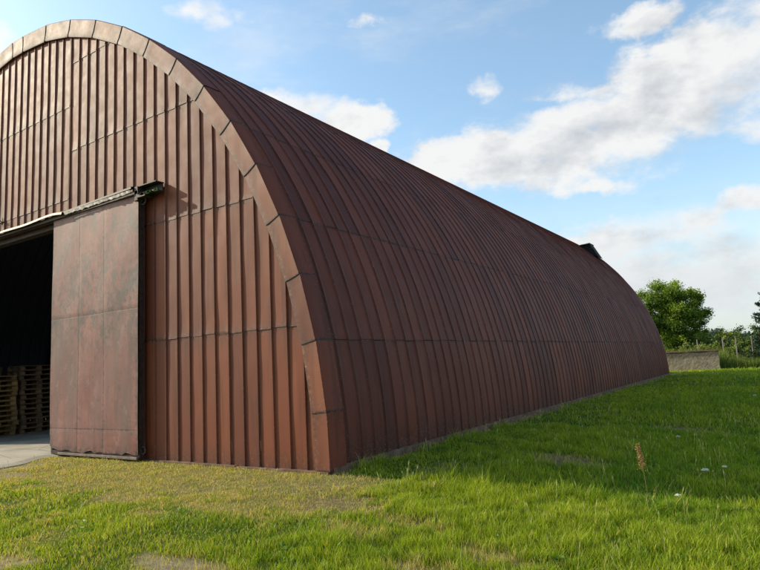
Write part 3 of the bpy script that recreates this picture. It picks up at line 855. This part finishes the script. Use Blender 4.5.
# ------------------------------------------------------------------ trees and shrubs
def crown_points(clumps, per, spread):
    out = []; tone = []
    for (c, r) in clumps:
        n = int(per*r*r*2.2); d = rng.normal(0, 1, (n, 3)); d /= np.linalg.norm(d, axis=1)[:, None]
        rad = r*np.minimum(np.abs(rng.normal(0, .62, n)), rng.uniform(.8, 1.25, n))*spread; p = np.array(c)+d*rad[:, None]*np.array([1, 1, .85])
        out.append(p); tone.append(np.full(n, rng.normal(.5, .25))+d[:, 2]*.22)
    return np.concatenate(out), np.concatenate(tone)
def broad_tree(name, loc, H, R, dark, light, label, cat='tree', per=300, leaf=.17, nclump=60, trunk=True, group=None, zlow=.18, kind=0):
    root = empty(name, loc); tag(root, label, cat, group)
    clumps = []; 
    while len(clumps) < nclump:
        u = rng.normal(0, 1, 3); u /= np.linalg.norm(u); rr = rng.random()**.38
        z = (u[2]*rr*.5+.5); 
        if z < 0: continue
        w = 1.0 if z > .35 else .75+.25*z/.35
        p = np.array([u[0]*rr*R*w, u[1]*rr*R*w, H*(zlow+(1-zlow)*z*.93)])
        clumps.append((p, R*rng.uniform(.12, .27)*(1 if trunk else 1.2)))
    mb = MB()
    if trunk:
        mb.tube([(0, 0, -.2), (.05, .02, H*.2), (-.04, .05, H*.42), (.03, 0, H*.7), (0, 0, H*.9)], [R*.085, R*.065, R*.05, R*.028, R*.008], 9)
    for (c, r) in clumps[::2]:
        z0 = max(.05*H, c[2]-.35*H*rng.uniform(.4, 1)) if trunk else 0
        a = Vector((0, 0, z0)); b = Vector(c); m_ = a.lerp(b, .55)+Vector((0, 0, -.04*H))
        mb.tube([a, m_, b], [R*.026, R*.016, R*.005], 5)
    mb.build('trunk', M_bark, root, smooth=True)
    P, t = crown_points(clumps, per, 1.0); n = len(P)
    k = P[:, 2] > .02; P, t = P[k], t[k]; n = len(P)
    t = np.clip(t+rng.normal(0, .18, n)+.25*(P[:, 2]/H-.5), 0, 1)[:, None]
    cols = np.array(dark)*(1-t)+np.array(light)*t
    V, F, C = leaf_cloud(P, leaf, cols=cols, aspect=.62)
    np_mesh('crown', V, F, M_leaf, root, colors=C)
    return root
broad_tree('deciduous_tree', (-2.35, 53, 0), 8.5, 3.15, (.035, .08, .010), (.26, .36, .035), 'large round deciduous tree rising behind the far end of the barn', per=950, leaf=.14, nclump=170, zlow=.10)
broad_tree('deciduous_tree', (-9.0, 58, 0), 8.6, 3.6, (.022, .045, .009), (.09, .14, .02), 'deciduous tree mostly hidden behind the barn, left of the large round one', per=220, leaf=.24, nclump=60)
SH = [(.9, 51.5, 2.9, 1.5, 0), (2.3, 50.5, 3.3, 1.3, 1), (3.5, 52.5, 3.35, 1.5, 0), (-.3, 50.2, 2.2, 1.2, 1), (1.7, 55, 3.5, 1.7, 2), (4.9, 51, 2.6, 1.4, 2), (6.4, 53, 3.1, 1.7, 0), (8.6, 52, 3.0, 1.8, 1), (-3.2, 49.5, 2.0, 1.3, 0), (3.0, 49.0, 1.9, 1.0, 0), (4.2, 48.8, 1.7, .9, 1)]
LB = ['rounded green bush in front of the large tree, right of its crown', 'tall olive green bush rising behind the end of the low wall', 'broad green bush behind the middle fence posts', 'low olive bush at the foot of the large tree behind the wall',
      'grey green bush set back between two taller bushes', 'grey green bush beside the spruce at the right edge', 'bush right of the spruce past the right edge', 'olive bush farthest right along the fence', 'low bush behind the barn end of the wall', 'small green bush pressed against the wire fence beside the wall end', 'small olive bush pressed against the wire fence near the spruce']
PAL = [((.05, .10, .015), (.22, .31, .05)), ((.09, .14, .025), (.30, .35, .08)), ((.10, .14, .05), (.27, .33, .14))]
for (x, y, h, r, p), lb in zip(SH, LB):
    broad_tree('bush', (x, y, 0), h*1.2, r*1.1, PAL[p][0], PAL[p][1], lb, 'bush', per=420, leaf=.13, nclump=34, trunk=False, group='bushes along the fence', zlow=.02)
def spruce(loc, H, R, label):
    root = empty('spruce_tree', loc); tag(root, label, 'tree')
    mb = MB(); mb.tube([(0, 0, -.2), (0, 0, H*.5), (0, 0, H)], [.17, .1, .015], 8)
    P = []; T = []
    z = .5
    while z < H-.15:
        f = 1-(z/H); L0 = R*f**.8+.12; nb = 9
        for k in range(nb):
            a = rng.uniform(0, 2*PI); L = L0*rng.uniform(.7, 1.15); d = np.array([math.cos(a), math.sin(a)])
            droop = -.22*L; n = 14
            pts = [(d[0]*L*t, d[1]*L*t, z+droop*t+.28*L*t*t) for t in np.linspace(0, 1, 5)]
            mb.tube(pts, [.03, .024, .018, .012, .005], 4, cap=False)
            m = int(150*L); t = rng.random(m)**.8; side = rng.normal(0, .13, m)*L*(1.1-t)
            P.append(np.stack([d[0]*L*t-d[1]*side, d[1]*L*t+d[0]*side, z+droop*t+.28*L*t*t-np.abs(rng.normal(0, .07, m))], -1)); T.append(np.full(m, rng.uniform(.2, .8)))
        z += .26
    mb.build('trunk', M_bark, root)
    P = np.concatenate(P); t = np.clip(np.concatenate(T)+rng.normal(0, .2, len(P)), 0, 1)[:, None]
    V, F, C = leaf_cloud(P, .16, cols=np.array([.016, .036, .018])*(1-t)+np.array([.045, .085, .04])*t, aspect=.32)
    np_mesh('crown', V, F, M_needle, root, colors=C)
spruce((5.6, 46.3, 0), 7.2, 2.1, 'dark blue green spruce cut off by the right edge of the picture')

# yellow dry weeds at the fence foot and behind the wall : uncountable
def build_verge():
    n = 52000
    x = rng.uniform(-6, 9, n); y = np.where(rng.random(n) < .6, rng.uniform(43.4, 46.6, n), rng.uniform(44.6, 49.5, n))
    k = (x > 2.1) | (y > 43.6); x, y = x[k], y[k]; k = (wav(x, y, 71, 1.3, 3) > -.35); x, y = x[k], y[k]; n = len(x)
    hh = np.where(x < 2.2, 1.3, .7)*rng.uniform(.4, 1.2, n)*(1+.3*wav(x, y, 73, .9, 2))
    hh = np.where((x > 2.2) & (y > 46.5), hh*1.4, hh)
    z = gz(x, y)-.05; W = .022*rng.uniform(.5, 1.4, n); a = rng.uniform(0, 2*PI, n); lx, ly = rng.normal(0, .18, n)*hh, rng.normal(0, .18, n)*hh
    V = np.stack([np.stack([x-np.cos(a)*W, y-np.sin(a)*W, z], -1), np.stack([x+np.cos(a)*W, y+np.sin(a)*W, z], -1), np.stack([x+lx, y+ly, z+hh], -1)], 1)
    F = (np.arange(n)*3)[:, None]+np.array([0, 1, 2])
    t = rng.random(n)[:, None]; c = np.array([.20, .26, .045])*(1-t)+np.array([.10, .18, .025])*t
    w = (rng.random(n) < .15)[:, None]; c = np.where(w, np.array([.30, .24, .10]), c)
    o = np_mesh('tall_weeds', V.reshape(-1, 3), F, M_grass, colors=np.repeat(c[:, None], 3, 1).reshape(-1, 3)); tag(o, 'tall yellowing weeds behind the low wall and along the fence foot', 'weeds', kind='stuff')
build_verge()
# far-off wood on the horizon: a soft mass
def build_wood():
    P = []; T = []
    for i in range(420):
        a = math.radians(rng.uniform(70, 140)); d = rng.uniform(330, 460); cx, cy = 6+d*math.cos(a), -7.6+d*math.sin(a)
        h = rng.uniform(6, 10)*(1+.3*math.sin(a*23)); r = rng.uniform(4, 7); n = 150
        u = rng.normal(0, 1, (n, 3)); u /= np.linalg.norm(u, axis=1)[:, None]
        p = np.array([cx, cy, h*.5])+u*np.array([r, r, h*.5])*(rng.random(n)**.3)[:, None]; P.append(p); T.append(np.full(n, rng.uniform(0, 1)))
    P = np.concatenate(P); t = np.concatenate(T)[:, None]
    V, F, C = leaf_cloud(P, 2.2, cols=np.array([.035, .06, .05])*(1-t)+np.array([.06, .09, .06])*t, aspect=.8)
    o = np_mesh('distant_wood', V, F, M_leaf, colors=C); tag(o, 'far off dark wood along the horizon', 'wood', kind='stuff')
build_wood()

# ------------------------------------------------------------------ sky, sun, camera
EL = math.radians(28); PHI = math.radians(18)
to_sun = Vector((-math.cos(PHI)*math.cos(EL), -math.sin(PHI)*math.cos(EL), math.sin(EL)))
sun = bpy.data.lights.new('sun', 'SUN'); sun.energy = 5.0; sun.angle = math.radians(.53); sun.color = (1, .89, .68)
so = bpy.data.objects.new('sun', sun); link(so); so.rotation_euler = (-to_sun).to_track_quat('-Z', 'Y').to_euler(); so.location = (-20, -10, 20)
w = bpy.data.worlds.new('World'); SC.world = w; w.use_nodes = True; T = NT(w.node_tree)
bg = T.n['Background']; STR = .10
sky = T.new('ShaderNodeTexSky', sky_type='NISHITA', sun_disc=False, sun_elevation=EL, altitude=100, air_density=1.0, dust_density=1.6, ozone_density=1.4)
sky.sun_rotation = math.atan2(to_sun.x, to_sun.y)
co = T.new('ShaderNodeTexCoord').outputs['Generated']
nrm = T.new('ShaderNodeVectorMath', {0: co}, operation='NORMALIZE').outputs[0]
warp = T.new('ShaderNodeTexNoise', {'Vector': nrm, 'Scale': 7.0, 'Detail': 5, 'Roughness': .6})
wv = T.new('ShaderNodeVectorMath', {0: warp.outputs['Color'], 1: (.5, .5, .5)}, operation='SUBTRACT').outputs[0]
wv = T.new('ShaderNodeVectorMath', {0: wv, 1: (.11, .11, .07)}, operation='MULTIPLY').outputs[0]
dirw = T.new('ShaderNodeVectorMath', {0: nrm, 1: wv}, operation='ADD').outputs[0]
CL = [((-.4259,.8454,.3224),.080,.044,1.1),((-.3401,.8851,.3156),.115,.052,1.2),((-.2542,.915,.3132),.13,.070,1.3),((-.208,.9465,.2469),.055,.012,.7),
      ((-.1663,.9278,.3341),.12,.072,1.3),((-.0821,.928,.3635),.12,.088,1.4),((-.0175,.9227,.385),.12,.085,1.4),((-.117,.88,.4603),.0557,.020,.85),
      ((-.2032,.8954,.3962),.0887,.0133,.7),((-.3421,.8446,.4118),.020,.018,.9),((-.6406,.5681,.5166),.050,.017,.85),((-.6375,.584,.5025),.026,.0156,.7),
      ((-.5903,.6988,.404),.0972,.030,1),((-.5391,.747,.389),.0657,.0254,1),((-.5087,.7867,.3498),.0198,.016,1),((-.0114,.9557,.2941),.030,.0205,1),
      ((-.0941,.9787,.1824),.062,.026,1),((-.0294,.9802,.196),.0731,.018,1),((-.1907,.967,.163),.17,.034,1.0),((-.0678,.9945,.10),.28,.060,1.1),((-.2,.975,.09),.22,.045,1.0),
      ((-.2773,.9468,.1635),.0909,.035,.6),((-.8168,.3622,.4491),.030,.030,.8),((-.0481,.9886,.1426),.0865,.020,.75),((-.4797,.7143,.5096),.0263,.009,.35),
      # the rest of the sky, outside the picture
      ((-.95,-.1,.3),.16,.05,1),((.2,-.9,.38),.22,.08,1),((.9,.2,.38),.2,.08,1),((.62,.72,.3),.2,.07,1),((.3,.93,.2),.17,.05,1)]
field = None
for (d, sa, sb, am) in CL:
    d = Vector(d).normalized(); u = Vector((0, 0, 1)).cross(d).normalized(); v = d.cross(u)
    a = T.new('ShaderNodeVectorMath', {0: dirw, 1: tuple(u/sa)}, operation='DOT_PRODUCT').outputs['Value']
    b = T.new('ShaderNodeVectorMath', {0: dirw, 1: tuple(v/sb)}, operation='DOT_PRODUCT').outputs['Value']
    f = T.new('ShaderNodeVectorMath', {0: dirw, 1: tuple(d)}, operation='DOT_PRODUCT').outputs['Value']
    b = T.math('SUBTRACT', b, 0.0)
    q = T.math('ADD', T.math('MULTIPLY', a, a), T.math('MULTIPLY', b, b))
    m_ = T.math('SUBTRACT', 1.0, q); m_ = T.math('MULTIPLY', m_, am)
    m_ = T.math('SUBTRACT', m_, T.math('MULTIPLY', T.math('LESS_THAN', f, 0.0), 50.0))
    m_ = T.math('MAXIMUM', m_, -3.0)
    field = m_ if field is None else T.new('ShaderNodeMath', {0: field, 1: m_, 2: .35}, operation='SMOOTH_MAX').outputs[0]
st = T.mapv(nrm, (1, 1, 1.7))
n1 = T.noise(st, 10, 9, .60); n2 = T.noise(st, 34, 6, .62)
dens = T.math('ADD', field, T.math('MULTIPLY', T.math('SUBTRACT', n1, .5), 3.4))
dens = T.math('ADD', dens, T.math('MULTIPLY', T.math('SUBTRACT', n2, .5), 1.5))
soft = T.ramp(T.noise(nrm, 4.5, 3, .5), .35, .65, .7, 1.5)
cov = T.ramp(T.math('DIVIDE', T.math('ADD', dens, .45), soft), 0, 1.5)
wisp = T.math('MULTIPLY', T.ramp(T.noise(T.mapv(nrm, (1, 1, 3.2), (2, 1, 4)), 3.5, 8, .62), .48, .8), .35)
sz = T.new('ShaderNodeSeparateXYZ', {0: nrm}).outputs[2]
haze = T.ramp(sz, -.02, .32, .66, 0)
cov2 = T.math('MAXIMUM', T.math('MULTIPLY', cov, .96), wisp)
cov2 = T.math('SUBTRACT', 1.0, T.math('MULTIPLY', T.math('SUBTRACT', 1.0, cov2), T.math('SUBTRACT', 1.0, haze)))
# relief: compare the density toward the sun, grey where it thickens, white on the lit side
n1s = T.noise(T.mapv(st, loc=(-.028, -.010, .055)), 10, 5, .55); n1b = T.noise(st, 10, 5, .55)
rel = T.math('MULTIPLY', T.math('SUBTRACT', n1s, n1b), 3.2)
sh = T.math('ADD', T.math('ADD', rel, T.ramp(dens, .45, 1.7, 0, .55)), T.math('MULTIPLY', T.math('SUBTRACT', T.noise(nrm, 6, 4, .5), .5), .8), clamp=True)
ccol = T.mix(sh, (9.3, 9.3, 9.2), (5.9, 6.2, 6.6))
ccol = T.mix(T.ramp(sz, .04, .24, .75, 0), ccol, (7.0, 7.45, 7.8))
sd = T.new('ShaderNodeVectorMath', {0: nrm, 1: tuple(to_sun)}, operation='DOT_PRODUCT').outputs['Value']
ccol = T.mix(T.ramp(sd, .3, 1.0, 0, .8), ccol, (11.0, 10.8, 10.4))
tint = T.mix(1.0, sky.outputs[0], (2.55, 2.85, 2.7), 'MULTIPLY'); tint = T.mix(.10, tint, (6.0, 7.0, 7.8))
full = T.mix(cov2, tint, ccol)
full = T.mix(1.0, full, T.mix(T.ramp(sz, .55, .95), (1, 1, 1), (.5, .52, .56)), 'MULTIPLY')
T.set(bg.inputs['Color'], full); bg.inputs['Strength'].default_value = STR

cam = bpy.data.cameras.new('camera'); cam.sensor_width = 36; cam.lens = 36*606.77/760; cam.clip_end = 12000; cam.clip_start = .05
cobj = bpy.data.objects.new('camera', cam); link(cobj)
f = Vector((-.54302, .82981, .12862)); r = Vector((.83211, .55232, -.05035)); u = Vector((.11282, -.07969, .99041))
Mx = Matrix((( r.x, u.x, -f.x, CAMP[0]), (r.y, u.y, -f.y, CAMP[1]), (r.z, u.z, -f.z, CAMP[2]), (0, 0, 0, 1)))
cobj.matrix_world = Mx; SC.camera = cobj
SC.view_settings.view_transform = 'Standard'; SC.view_settings.look = 'None'; SC.view_settings.exposure = 0; SC.view_settings.gamma = 1
